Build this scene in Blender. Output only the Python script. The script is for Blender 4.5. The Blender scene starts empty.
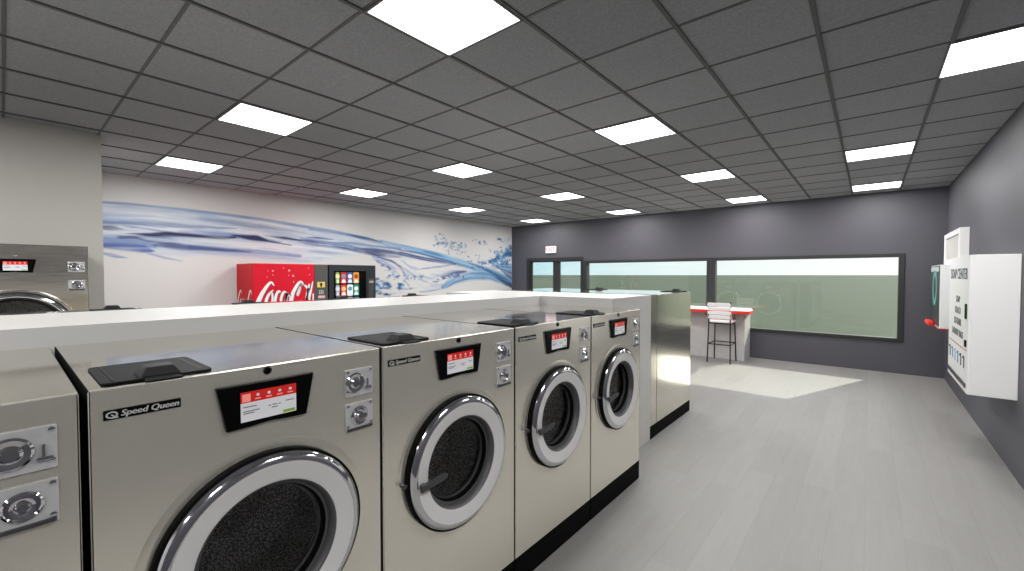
ROT = 0
import bpy, bmesh, math, random
import numpy as np
from mathutils import Vector, Matrix

SC = bpy.context.scene
COL = SC.collection
PI = math.pi
random.seed(7)

# ------------------------------------------------------------------ helpers
def link(o, parent=None):
    COL.objects.link(o)
    if parent is not None:
        o.parent = parent
    return o

def obj(name, bm, mats, parent=None, smooth=False, bevel=0, seg=2, angle=35):
    if isinstance(bm, bpy.types.Mesh):
        me = bm
    else:
        me = bpy.data.meshes.new(name)
        bm.normal_update()
        bm.to_mesh(me); bm.free()
    if not isinstance(mats, (list, tuple)): mats = [mats]
    if len(me.materials): me.materials.clear()
    for m in mats: me.materials.append(m)
    if smooth:
        me.set_sharp_from_angle(angle=math.radians(angle)) if hasattr(me, 'set_sharp_from_angle') else None
        for p in me.polygons: p.use_smooth = True
        if hasattr(me, 'set_sharp_from_angle'): me.set_sharp_from_angle(angle=math.radians(angle))
    o = bpy.data.objects.new(name, me)
    link(o, parent)
    if bevel:
        md = o.modifiers.new('bevel', 'BEVEL'); md.width = bevel; md.segments = seg
        md.limit_method = 'ANGLE'; md.angle_limit = math.radians(50)
        md.harden_normals = False
    return o

def empty(name, loc=(0,0,0), rz=0):
    o = bpy.data.objects.new(name, None)
    o.empty_display_size = .1
    o.location = loc; o.rotation_euler = (0,0,rz)
    return link(o)

def tag(o, label=None, cat=None, group=None, kind=None):
    if label: o['label'] = label
    if cat: o['category'] = cat
    if group: o['group'] = group
    if kind: o['kind'] = kind
    return o

def copy_tree(o, parent=None):
    c = o.copy(); COL.objects.link(c)
    if parent is not None: c.parent = parent
    for ch in list(o.children): copy_tree(ch, c)
    return c

def box(bm, x0, x1, y0, y1, z0, z1, mi=0):
    vs = [bm.verts.new((x, y, z)) for z in (z0, z1) for y in (y0, y1) for x in (x0, x1)]
    for f in ((0,2,3,1),(4,5,7,6),(0,1,5,4),(2,6,7,3),(0,4,6,2),(1,3,7,5)):
        fc = bm.faces.new([vs[i] for i in f]); fc.material_index = mi
    return vs

def bx(*a):
    bm = bmesh.new(); box(bm, *a); return bm

def prism(bm, pts, d0, d1, axis='y', mi=0):
    """extrude outline pts (a,b) along axis: 'y' -> (a,d,b), 'z' -> (a,b,d), 'x' -> (d,a,b)"""
    def P(a, b, d):
        return {'y': (a, d, b), 'z': (a, b, d), 'x': (d, a, b)}[axis]
    v0 = [bm.verts.new(P(a, b, d0)) for a, b in pts]
    v1 = [bm.verts.new(P(a, b, d1)) for a, b in pts]
    n = len(pts)
    fs = [bm.faces.new(v0), bm.faces.new(v1[::-1])]
    for i in range(n):
        fs.append(bm.faces.new((v0[i], v1[i], v1[(i+1) % n], v0[(i+1) % n])))
    for f in fs: f.material_index = mi
    bmesh.ops.recalc_face_normals(bm, faces=fs)

def rrect(x0, x1, y0, y1, r, n=5):
    pts = []
    for cx, cy, a0 in ((x1-r, y1-r, 0), (x0+r, y1-r, 90), (x0+r, y0+r, 180), (x1-r, y0+r, 270)):
        for k in range(n+1):
            a = math.radians(a0 + 90*k/n)
            pts.append((cx+r*math.cos(a), cy+r*math.sin(a)))
    return pts

def lathe(bm, prof, cx=0, cz=0, n=64, closed=False, mi=0):
    """revolve profile [(r, y)] about the local Y axis through (cx, cz)"""
    rings = []
    for r, y in prof:
        if r < 1e-6:
            rings.append([bm.verts.new((cx, y, cz))])
        else:
            rings.append([bm.verts.new((cx + r*math.cos(2*PI*k/n), y, cz + r*math.sin(2*PI*k/n))) for k in range(n)])
    m = len(rings)
    rng = range(m) if closed else range(m-1)
    for i in rng:
        a, b = rings[i], rings[(i+1) % m]
        for k in range(n):
            k2 = (k+1) % n
            if len(a) == 1 and len(b) == 1: continue
            if len(a) == 1: f = bm.faces.new((a[0], b[k], b[k2]))
            elif len(b) == 1: f = bm.faces.new((a[k], b[0], a[k2]))
            else: f = bm.faces.new((a[k], b[k], b[k2], a[k2]))
            f.material_index = mi
    bmesh.ops.recalc_face_normals(bm, faces=bm.faces)

def cyl(bm, p0, p1, r0, r1=None, n=16, mi=0):
    r1 = r0 if r1 is None else r1
    p0 = Vector(p0); p1 = Vector(p1); d = (p1-p0).normalized()
    a = d.orthogonal().normalized(); b = d.cross(a)
    A = [bm.verts.new(p0 + r0*(a*math.cos(2*PI*k/n)+b*math.sin(2*PI*k/n))) for k in range(n)]
    B = [bm.verts.new(p1 + r1*(a*math.cos(2*PI*k/n)+b*math.sin(2*PI*k/n))) for k in range(n)]
    fs = [bm.faces.new(A[::-1]), bm.faces.new(B)]
    for k in range(n): fs.append(bm.faces.new((A[k], A[(k+1)%n], B[(k+1)%n], B[k])))
    for f in fs: f.material_index = mi
    bmesh.ops.recalc_face_normals(bm, faces=fs)

def tube(bm, pts, r, n=10, mi=0):
    """round tube along a polyline"""
    pts = [Vector(p) for p in pts]
    rings = []
    ref = None
    for i, p in enumerate(pts):
        d = (pts[min(i+1, len(pts)-1)] - pts[max(i-1, 0)]).normalized()
        if ref is None: ref = d.orthogonal().normalized()
        a = (ref - d*ref.dot(d)).normalized(); ref = a
        b = d.cross(a)
        rings.append([bm.verts.new(p + r*(a*math.cos(2*PI*k/n)+b*math.sin(2*PI*k/n))) for k in range(n)])
    fs = [bm.faces.new(rings[0][::-1]), bm.faces.new(rings[-1])]
    for i in range(len(rings)-1):
        for k in range(n):
            fs.append(bm.faces.new((rings[i][k], rings[i][(k+1)%n], rings[i+1][(k+1)%n], rings[i+1][k])))
    for f in fs: f.material_index = mi
    bmesh.ops.recalc_face_normals(bm, faces=fs)

def text_mesh(body, size, depth=.0008, bold=.0, shear=0, align='CENTER', space=1.0):
    cu = bpy.data.curves.new('lettering', 'FONT')
    cu.body = body; cu.size = 1; cu.extrude = depth/size; cu.shear = shear
    cu.align_x = align; cu.align_y = 'CENTER'; cu.space_character = space; cu.resolution_u = 4
    t = bpy.data.objects.new('lettering', cu); COL.objects.link(t)
    bpy.context.view_layer.update()
    dg = bpy.context.evaluated_depsgraph_get()
    me = bpy.data.meshes.new_from_object(t.evaluated_get(dg))
    bpy.data.objects.remove(t); bpy.data.curves.remove(cu)
    me.transform(Matrix.Scale(size, 4))
    if bold:
        bm = bmesh.new()
        for dx, dz in ((-bold, 0), (bold, 0), (0, depth*.02)):
            m2 = me.copy(); m2.transform(Matrix.Translation((dx, 0, dz))); bm.from_mesh(m2); bpy.data.meshes.remove(m2)
        bm.to_mesh(me); bm.free()
    return me

def place_mesh(me, M):
    me.transform(M); return me

def frame_xz(x, y, z):
    """text written in XY -> lies in the XZ plane facing -Y"""
    return Matrix.Translation((x, y, z)) @ Matrix.Rotation(PI/2, 4, 'X')

def ribbon(bm, pts, mapf, off, sub=6):
    """variable-width stroke. pts (u, v, width); mapf(u,v,d)->xyz"""
    P = [np.array(p, float) for p in pts]
    P = [2*P[0]-P[1]] + P + [2*P[-1]-P[-2]]
    P[0][2] = pts[0][2]; P[-1][2] = pts[-1][2]
    out = []
    for i in range(1, len(P)-2):
        for k in range(sub):
            t = k/sub
            a, b, c, d = P[i-1], P[i], P[i+1], P[i+2]
            out.append(.5*((2*b)+(-a+c)*t+(2*a-5*b+4*c-d)*t*t+(-a+3*b-3*c+d)*t**3))
    out.append(P[-2])
    L = []; R = []
    for i, p in enumerate(out):
        q = out[min(i+1, len(out)-1)][:2] - out[max(i-1, 0)][:2]
        n = np.array([-q[1], q[0]])/(np.linalg.norm(q)+1e-9)
        w = max(.002, p[2]/2)
        L.append(p[:2]+n*w); R.append(p[:2]-n*w)
    vL = [bm.verts.new(mapf(a[0], a[1], off)) for a in L]; vR = [bm.verts.new(mapf(a[0], a[1], off)) for a in R]
    for i in range(len(vL)-1):
        bm.faces.new((vL[i], vR[i], vR[i+1], vL[i+1]))

# ------------------------------------------------------------------ materials
def srgb(c):
    return tuple((v/255/12.92 if v/255 <= .04045 else ((v/255+.055)/1.055)**2.4) for v in c)

def mat(name, rgb, rough=.5, metal=0, spec=.5, emit=None, es=0, coat=0, lin=False):
    m = bpy.data.materials.new(name); m.use_nodes = True
    b = m.node_tree.nodes['Principled BSDF']
    c = rgb if lin else srgb(rgb)
    b.inputs['Base Color'].default_value = (*c, 1)
    b.inputs['Roughness'].default_value = rough
    b.inputs['Metallic'].default_value = metal
    b.inputs['Specular IOR Level'].default_value = spec
    b.inputs['Coat Weight'].default_value = coat
    if emit is not None:
        b.inputs['Emission Color'].default_value = (*srgb(emit), 1)
        b.inputs['Emission Strength'].default_value = es
    return m

def nodes(m): return m.node_tree.nodes, m.node_tree.links, m.node_tree.nodes['Principled BSDF']

def noisy(m, scale=40, amt=.08, bump=0, bscale=None, stretch=(1,1,1), rough_amt=0, detail=4):
    """multiply the base colour by object-space noise, optional bump"""
    N, L, b = nodes(m)
    tc = N.new('ShaderNodeTexCoord'); mp = N.new('ShaderNodeMapping'); mp.inputs['Scale'].default_value = stretch
    L.new(tc.outputs['Object'], mp.inputs['Vector'])
    nz = N.new('ShaderNodeTexNoise'); nz.inputs['Scale'].default_value = scale; nz.inputs['Detail'].default_value = detail
    L.new(mp.outputs[0], nz.inputs['Vector'])
    mr = N.new('ShaderNodeMapRange'); mr.inputs['From Min'].default_value = .3; mr.inputs['From Max'].default_value = .7
    mr.inputs['To Min'].default_value = 1-amt; mr.inputs['To Max'].default_value = 1+amt
    L.new(nz.outputs['Fac'], mr.inputs['Value'])
    mx = N.new('ShaderNodeVectorMath'); mx.operation = 'SCALE'
    mx.inputs[0].default_value = b.inputs['Base Color'].default_value[:3]
    L.new(mr.outputs[0], mx.inputs['Scale']); L.new(mx.outputs[0], b.inputs['Base Color'])
    if rough_amt:
        r0 = b.inputs['Roughness'].default_value
        m2 = N.new('ShaderNodeMapRange'); m2.inputs['From Min'].default_value = .3; m2.inputs['From Max'].default_value = .7
        m2.inputs['To Min'].default_value = r0-rough_amt; m2.inputs['To Max'].default_value = r0+rough_amt
        L.new(nz.outputs['Fac'], m2.inputs['Value']); L.new(m2.outputs[0], b.inputs['Roughness'])
    if bump:
        n2 = N.new('ShaderNodeTexNoise'); n2.inputs['Scale'].default_value = bscale or scale; n2.inputs['Detail'].default_value = 3
        L.new(mp.outputs[0], n2.inputs['Vector'])
        bp = N.new('ShaderNodeBump'); bp.inputs['Strength'].default_value = bump; bp.inputs['Distance'].default_value = .004
        L.new(n2.outputs['Fac'], bp.inputs['Height']); L.new(bp.outputs[0], b.inputs['Normal'])
    return m

M = {}
M['steel'] = mat('brushed_stainless', (246,242,228), .24, .75)
M['steel_side'] = noisy(mat('brushed_stainless_side', (234,230,217), .17, 1), 60, .04, stretch=(.08,.08,1), rough_amt=.03)
M['chrome'] = mat('chrome', (225,225,228), .07, 1)
M['satin'] = mat('satin_ring', (222,221,220), .38, .1)
M['bezel'] = mat('bezel_grey', (92,92,94), .4, .4)
M['steel_top'] = mat('polished_top', (224,220,210), .09, 1)
M['dsteel'] = mat('dark_steel', (95,95,98), .35, .8)
M['rubber'] = mat('black_rubber', (6,6,6), .7, spec=.12)
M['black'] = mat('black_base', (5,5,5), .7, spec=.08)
M['plastic'] = noisy(mat('black_plastic', (27,28,29), .6, spec=.12), 300, .1)
M['plastic2'] = mat('grip_plastic', (15,15,16), .5, spec=.3)
M['glossblack'] = mat('gloss_black', (3,3,3), .2, spec=.25)
M['white'] = mat('white_letter', (235,235,235), .5)
M['silver'] = mat('silver_letter', (190,192,190), .4)
M['grey_text'] = mat('grey_text', (120,120,125), .6)
M['counter'] = noisy(mat('white_laminate', (202,200,197), .42), 1.5, .012)
M['wall_white'] = noisy(mat('white_wall_paint', (214,212,211), .6), 90, .012, bump=.05, bscale=260)
M['wall_beige'] = noisy(mat('warm_wall_paint', (193,190,184), .6), 90, .012, bump=.05, bscale=260)
M['wall_dark'] = noisy(mat('charcoal_wall_paint', (80,79,86), .55), 90, .015, bump=.05, bscale=260)
M['frame'] = mat('anodised_frame', (48,48,50), .45, .3)
M['red'] = mat('bright_red', (186,14,28), .5, spec=.2)
M['dred'] = mat('red_laminate', (226,48,34), .4)
M['scr_red'] = mat('screen_red', (214,44,40), .25, emit=(214,44,40), es=.12)
M['scr_white'] = mat('screen_white', (214,214,218), .25, emit=(226,226,230), es=.15)
M['scr_green'] = mat('screen_green', (130,170,40), .3, emit=(130,170,40), es=.12)
M['pole_metal'] = mat('stool_metal', (38,36,36), .45, .4)
M['vinyl'] = mat('white_vinyl', (232,228,228), .45)
M['boxwhite'] = mat('white_powder_coat', (245,245,245), .4)
M['counterbase'] = noisy(mat('pale_stone_panel', (196,194,193), .5), 9, .06, detail=6)

def brushed(m, amt, rot):
    N, L, b = nodes(m)
    tn = N.new('ShaderNodeTangent'); tn.direction_type = 'RADIAL'; tn.axis = 'Z'
    b.inputs['Anisotropic'].default_value = amt; b.inputs['Anisotropic Rotation'].default_value = rot
    L.new(tn.outputs[0], b.inputs['Tangent'])
brushed(M['steel'], .3, .25)
def streaks(m, lo, hi):
    N, L, b = nodes(m)
    tc = N.new('ShaderNodeTexCoord'); mp = N.new('ShaderNodeMapping'); mp.inputs['Scale'].default_value = (7, 1, .5)
    L.new(tc.outputs['Object'], mp.inputs['Vector'])
    nz = N.new('ShaderNodeTexNoise'); nz.inputs['Scale'].default_value = 1.3; nz.inputs['Detail'].default_value = 2
    L.new(mp.outputs[0], nz.inputs['Vector'])
    mr = N.new('ShaderNodeMapRange'); mr.interpolation_type = 'SMOOTHSTEP'; mr.inputs['From Min'].default_value = .3; mr.inputs['From Max'].default_value = .7
    mr.inputs['To Min'].default_value = lo; mr.inputs['To Max'].default_value = hi
    L.new(nz.outputs['Fac'], mr.inputs['Value']); L.new(mr.outputs[0], b.inputs['Roughness'])


def steel_bump(m, s=.04):
    N, L, b = nodes(m)
    tc = N.new('ShaderNodeTexCoord'); nz = N.new('ShaderNodeTexNoise')
    nz.inputs['Scale'].default_value = 1.6; nz.inputs['Detail'].default_value = 1
    L.new(tc.outputs['Object'], nz.inputs['Vector'])
    bp = N.new('ShaderNodeBump'); bp.inputs['Strength'].default_value = s; bp.inputs['Distance'].default_value = .05
    L.new(nz.outputs['Fac'], bp.inputs['Height']); L.new(bp.outputs[0], b.inputs['Normal'])


# perforated drum: dark metal with small bright holes between
def drum_mat():
    m = mat('perforated_drum', (60,60,58), .36, .55)
    N, L, b = nodes(m)
    tc = N.new('ShaderNodeTexCoord'); vo = N.new('ShaderNodeTexVoronoi'); vo.inputs['Scale'].default_value = 150
    L.new(tc.outputs['Object'], vo.inputs['Vector'])
    cr = N.new('ShaderNodeValToRGB'); cr.color_ramp.elements[0].position = .30; cr.color_ramp.elements[1].position = .52
    cr.color_ramp.elements[0].color = (1,1,.97,1); cr.color_ramp.elements[1].color = (.20,.20,.195,1)
    L.new(vo.outputs['Distance'], cr.inputs['Fac'])
    L.new(cr.outputs['Color'], b.inputs['Base Color'])
    bp = N.new('ShaderNodeBump'); bp.inputs['Strength'].default_value = .5; bp.inputs['Distance'].default_value = .004
    L.new(vo.outputs['Distance'], bp.inputs['Height']); L.new(bp.outputs[0], b.inputs['Normal'])
    return m
M['drum'] = drum_mat()

def glass_mat(name, tint=(1,1,1), gloss=1.0):
    m = bpy.data.materials.new(name); m.use_nodes = True
    N = m.node_tree.nodes; L = m.node_tree.links; N.clear()
    out = N.new('ShaderNodeOutputMaterial'); mix = N.new('ShaderNodeMixShader')
    tr = N.new('ShaderNodeBsdfTransparent'); tr.inputs['Color'].default_value = (*tint, 1)
    gl = N.new('ShaderNodeBsdfGlossy'); gl.inputs['Roughness'].default_value = .02; gl.inputs['Color'].default_value = (.8,.8,.8,1)
    fr = N.new('ShaderNodeFresnel'); fr.inputs['IOR'].default_value = 1.45
    L.new(fr.outputs[0], mix.inputs[0]); L.new(tr.outputs[0], mix.inputs[1]); L.new(gl.outputs[0], mix.inputs[2])
    L.new(mix.outputs[0], out.inputs['Surface'])
    return m
M['glass'] = glass_mat('window_glass', (.93,.95,.93))
M['doorglass'] = glass_mat('door_glass', (.92,.92,.92))

def floor_mat():
    m = mat('grey_wood_plank', (140,138,135), .42)
    N, L, b = nodes(m)
    tc = N.new('ShaderNodeTexCoord'); mp = N.new('ShaderNodeMapping'); mp.inputs['Rotation'].default_value = (0,0,PI/2)
    L.new(tc.outputs['Object'], mp.inputs['Vector'])
    br = N.new('ShaderNodeTexBrick'); br.inputs['Scale'].default_value = 1
    br.inputs['Brick Width'].default_value = 1.2; br.inputs['Row Height'].default_value = .19
    br.inputs['Mortar Size'].default_value = .0012; br.offset = .37
    br.inputs['Color1'].default_value = (*srgb((143,141,139)),1); br.inputs['Color2'].default_value = (*srgb((137,135,132)),1)
    br.inputs['Mortar'].default_value = (*srgb((127,125,122)),1)
    L.new(mp.outputs[0], br.inputs['Vector'])
    mp2 = N.new('ShaderNodeMapping'); mp2.inputs['Scale'].default_value = (14,1.3,1)
    L.new(tc.outputs['Object'], mp2.inputs['Vector'])
    nz = N.new('ShaderNodeTexNoise'); nz.inputs['Scale'].default_value = 1.6; nz.inputs['Detail'].default_value = 8; nz.inputs['Roughness'].default_value=.65
    L.new(mp2.outputs[0], nz.inputs['Vector'])
    mr = N.new('ShaderNodeMapRange'); mr.inputs['From Min'].default_value=.3; mr.inputs['From Max'].default_value=.7
    mr.inputs['To Min'].default_value=.94; mr.inputs['To Max'].default_value=1.05
    L.new(nz.outputs['Fac'], mr.inputs['Value'])
    sc = N.new('ShaderNodeVectorMath'); sc.operation='SCALE'
    L.new(br.outputs['Color'], sc.inputs[0]); L.new(mr.outputs[0], sc.inputs['Scale']); L.new(sc.outputs[0], b.inputs['Base Color'])
    return m
M['floor'] = floor_mat()

def tile_mat():
    m = mat('acoustic_tile', (164,166,168), .9, spec=.1)
    N, L, b = nodes(m)
    tc = N.new('ShaderNodeTexCoord')
    nz = N.new('ShaderNodeTexNoise'); nz.inputs['Scale'].default_value = 70; nz.inputs['Detail'].default_value = 6
    L.new(tc.outputs['Object'], nz.inputs['Vector'])
    # brightness differing a little from tile to tile
    mp = N.new('ShaderNodeMapping'); mp.inputs['Location'].default_value = (.252/.61, -.6426/.61, 0); mp.inputs['Scale'].default_value = (1/.61,1/.61,1)
    L.new(tc.outputs['Object'], mp.inputs['Vector'])
    fl = N.new('ShaderNodeVectorMath'); fl.operation='FLOOR'; L.new(mp.outputs[0], fl.inputs[0])
    wn = N.new('ShaderNodeTexWhiteNoise'); L.new(fl.outputs[0], wn.inputs['Vector'])
    a = N.new('ShaderNodeMapRange'); a.inputs['From Min'].default_value=.25; a.inputs['From Max'].default_value=.75; a.inputs['To Min'].default_value=.82; a.inputs['To Max'].default_value=1.18
    L.new(nz.outputs['Fac'], a.inputs['Value'])
    c = N.new('ShaderNodeMapRange'); c.inputs['To Min'].default_value=.95; c.inputs['To Max'].default_value=1.05
    L.new(wn.outputs['Value'], c.inputs['Value'])
    mu = N.new('ShaderNodeMath'); mu.operation='MULTIPLY'; L.new(a.outputs[0], mu.inputs[0]); L.new(c.outputs[0], mu.inputs[1])
    sc = N.new('ShaderNodeVectorMath'); sc.operation='SCALE'; sc.inputs[0].default_value = srgb((164,166,168))
    L.new(mu.outputs[0], sc.inputs['Scale']); L.new(sc.outputs[0], b.inputs['Base Color'])
    bp = N.new('ShaderNodeBump'); bp.inputs['Strength'].default_value=.4; bp.inputs['Distance'].default_value=.003
    L.new(nz.outputs['Fac'], bp.inputs['Height']); L.new(bp.outputs[0], b.inputs['Normal'])
    return m
M['tile'] = tile_mat()
M['tbar'] = mat('ceiling_grid_bar', (90,90,89), .6)
M['grass'] = noisy(mat('grass', (82,87,73), .9, spec=.1), .9, .10, stretch=(1,1,1), detail=10)
M['diffuser'] = mat('light_diffuser', (240,240,240), .5, emit=(255,255,255), es=3.0)
M['fixture'] = mat('fixture_frame', (110,110,108), .6)

LAMP_W, LAMP_SPREAD, SKY, SUN, EXPO = 15, 180, 1.1, 7.3, 0.14
MURAL= [('edge', [(0.903, 2.633, 0.016), (1.128, 2.655, 0.017), (1.4, 2.653, 0.013), (1.692, 2.652, 0.02), (2.006, 2.642, 0.023), (2.559, 2.614, 0.027), (2.894, 2.597, 0.024), (3.535, 2.55, 0.026), (4.104, 2.503, 0.027), (4.628, 2.442, 0.033), (5.207, 2.333, 0.026), (5.713, 2.228, 0.018)]), ('navy', [(0.877, 2.304, 0.025), (0.988, 2.306, 0.028), (1.049, 2.304, 0.019), (1.111, 2.296, 0.004)]), ('mid', [(0.879, 2.378, 0.011), (1.071, 2.39, 0.011), (1.285, 2.381, 0.009), (1.568, 2.348, 0.007)]), ('slate', [(1.123, 2.339, 0.007), (1.395, 2.319, 0.015), (1.626, 2.293, 0.012)]), ('navy', [(1.153, 2.243, 0.004), (1.394, 2.239, 0.026), (1.602, 2.261, 0.042), (1.809, 2.269, 0.034), (2.0, 2.259, 0.028), (2.338, 2.25, 0.024), (2.481, 2.276, 0.016)]), ('mid', [(1.748, 2.318, 0.015), (2.001, 2.306, 0.039), (2.41, 2.304, 0.041), (2.858, 2.268, 0.034), (3.183, 2.235, 0.007)]), ('navy', [(2.438, 2.306, 0.007), (2.704, 2.283, 0.041), (2.827, 2.283, 0.048), (2.985, 2.241, 0.014), (3.353, 2.191, 0.009)]), ('navy', [(2.939, 2.333, 0.007), (3.252, 2.311, 0.025), (3.531, 2.283, 0.011)]), ('slate', [(1.068, 2.18, 0.021), (1.227, 2.191, 0.021), (1.37, 2.143, 0.015), (1.565, 2.125, 0.009)]), ('blue', [(0.873, 2.058, 0.034), (1.014, 2.052, 0.042), (1.171, 2.046, 0.05), (1.334, 2.025, 0.051), (1.412, 2.0, 0.015)]), ('mid', [(0.874, 2.14, 0.041), (1.067, 2.124, 0.056), (1.28, 2.094, 0.057), (1.448, 2.074, 0.029)]), ('slate', [(1.448, 2.089, 0.015), (1.623, 2.098, 0.045), (1.806, 2.078, 0.038), (1.997, 2.072, 0.031), (2.335, 2.055, 0.023), (2.701, 2.038, 0.014)]), ('mid', [(1.869, 2.081, 0.039), (2.197, 2.073, 0.04), (2.625, 2.052, 0.034), (3.015, 2.033, 0.035), (3.528, 1.998, 0.028)]), ('edge', [(0.871, 1.949, 0.02), (1.012, 1.913, 0.028), (1.115, 1.888, 0.008)]), ('edge', [(1.389, 1.955, 0.015), (1.561, 1.902, 0.015), (1.741, 1.862, 0.006)]), ('edge', [(2.002, 2.416, 0.013), (2.243, 2.405, 0.016), (2.483, 2.416, 0.007)]), ('slate', [(3.531, 2.293, 0.011), (3.752, 2.278, 0.024), (4.002, 2.255, 0.008)]), ('slate', [(3.678, 2.348, 0.009), (3.867, 2.351, 0.019), (4.142, 2.34, 0.008)]), ('mid', [(3.717, 2.5, 0.019), (4.004, 2.485, 0.029), (4.412, 2.467, 0.02)]), ('dblue', [(4.476, 2.462, 0.012), (4.74, 2.43, 0.033), (4.922, 2.421, 0.029), (5.256, 2.357, 0.009)]), ('slate', [(4.181, 2.216, 0.008), (4.517, 2.173, 0.032), (4.85, 2.126, 0.046), (5.156, 2.096, 0.055), (5.453, 2.064, 0.031), (5.712, 2.05, 0.011)]), ('navy', [(4.873, 2.127, 0.012), (5.132, 2.106, 0.043), (5.303, 2.08, 0.017)]), ('edge', [(4.101, 2.27, 0.019), (4.518, 2.294, 0.026), (5.014, 2.259, 0.021), (5.713, 2.228, 0.018)]), ('slate', [(4.626, 2.178, 0.031), (5.085, 2.178, 0.038), (5.582, 2.134, 0.035), (6.123, 2.063, 0.037), (6.56, 2.006, 0.036), (7.03, 1.957, 0.02)]), ('band', [(5.207, 2.397, 0.021), (5.714, 2.295, 0.045), (6.266, 2.208, 0.07), (6.87, 2.112, 0.085), (7.533, 1.981, 0.09), (8.075, 1.861, 0.093), (8.659, 1.731, 0.111), (9.292, 1.533, 0.115), (9.652, 1.383, 0.118)]), ('dblue', [(5.329, 2.265, 0.009), (5.713, 2.206, 0.02), (6.208, 2.159, 0.023), (6.714, 2.07, 0.029), (7.26, 1.974, 0.015)]), ('slate', [(5.713, 2.162, 0.013), (6.265, 2.045, 0.035), (6.807, 1.988, 0.039), (7.361, 1.926, 0.025)]), ('edge', [(6.121, 1.775, 0.007), (6.499, 1.814, 0.021), (7.029, 1.87, 0.025), (7.464, 1.954, 0.02)]), ('dblue', [(7.89, 1.95, 0.013), (8.188, 1.889, 0.035), (8.66, 1.758, 0.061), (9.076, 1.591, 0.071), (9.425, 1.416, 0.087), (9.652, 1.294, 0.088)]), ('dblue', [(9.033, 1.846, 0.017), (9.337, 1.705, 0.087), (9.652, 1.589, 0.177)]), ('black', [(8.865, 1.592, 0.008), (9.205, 1.462, 0.04), (9.47, 1.357, 0.064), (9.652, 1.294, 0.077)]), ('band', [(8.824, 1.899, 0.056), (9.162, 1.876, 0.086), (9.652, 1.854, 0.118)]), ('mid', [(8.189, 1.983, 0.027), (8.5, 2.003, 0.041), (8.824, 2.011, 0.042)]), ('lowband', [(6.93, 1.329, 0.049), (7.092, 1.425, 0.099), (7.359, 1.534, 0.114), (7.816, 1.622, 0.131), (8.264, 1.648, 0.135), (8.659, 1.62, 0.124), (9.076, 1.477, 0.071), (9.381, 1.329, 0.029)]), ('slate', [(6.931, 1.599, 0.025), (7.192, 1.673, 0.04), (7.463, 1.712, 0.041), (7.744, 1.752, 0.026)]), ('foam', [(5.102, 1.436, 0.064), (5.297, 1.421, 0.108), (5.498, 1.385, 0.132), (5.734, 1.402, 0.067)]), ('foam2', [(5.106, 1.925, 0.042), (5.3, 1.8, 0.13), (5.45, 1.714, 0.109), (5.604, 1.67, 0.022)]), ('foam', [(5.125, 1.286, 0.043), (5.446, 1.232, 0.044), (5.706, 1.246, 0.013)]), ('foam2', [(5.814, 1.333, 0.014), (5.978, 1.333, 0.027), (6.089, 1.349, 0.009)]), ('edge', [(6.26, 1.251, 0.014), (6.556, 1.266, 0.024), (6.866, 1.306, 0.015)]), ('foam2', [(6.618, 1.48, 0.024), (6.867, 1.502, 0.073), (7.06, 1.574, 0.087), (7.259, 1.648, 0.088), (7.602, 1.648, 0.077)]), ('wisp', [(5.711, 1.939, 0.067), (5.981, 1.762, 0.228), (6.409, 1.601, 0.307), (6.867, 1.575, 0.293), (7.36, 1.648, 0.203), (7.816, 1.7, 0.131)]), ('wisp', [(5.012, 2.049, 0.063), (5.326, 1.93, 0.108), (5.71, 1.715, 0.134), (5.978, 1.443, 0.137)]), ('slate', [(5.155, 2.032, 0.011), (5.503, 1.956, 0.026), (5.763, 1.805, 0.027), (5.87, 1.626, 0.014)]), ('foam3', [(9.034, 2.637, 0.056), (9.249, 2.621, 0.074), (9.471, 2.722, 0.07)]), ('foam3', [(8.907, 2.265, 0.084), (9.162, 2.161, 0.142), (9.426, 2.169, 0.261), (9.652, 2.206, 0.323)]), ('foam3', [(8.421, 1.974, 0.041), (8.66, 2.062, 0.083), (8.907, 2.097, 0.112), (9.162, 2.075, 0.1)]), ('foam3', [(7.89, 2.002, 0.021), (8.038, 2.019, 0.048), (8.227, 1.997, 0.016)])]
MTOP= [(0.883, 2.657), (1.401, 2.675), (2.006, 2.665), (2.863, 2.628), (3.535, 2.577), (4.52, 2.495), (5.207, 2.397), (5.984, 2.264), (6.87, 2.148), (7.89, 1.963), (8.66, 1.814), (9.652, 1.471)]
MBOT= [(0.872, 1.99), (1.169, 1.947), (1.503, 1.915), (1.995, 1.946), (2.476, 1.897), (3.526, 1.851), (4.097, 1.901), (4.735, 1.998), (5.712, 2.005), (6.869, 1.917), (7.889, 1.727), (8.659, 1.482), (9.652, 1.206)]
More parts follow.
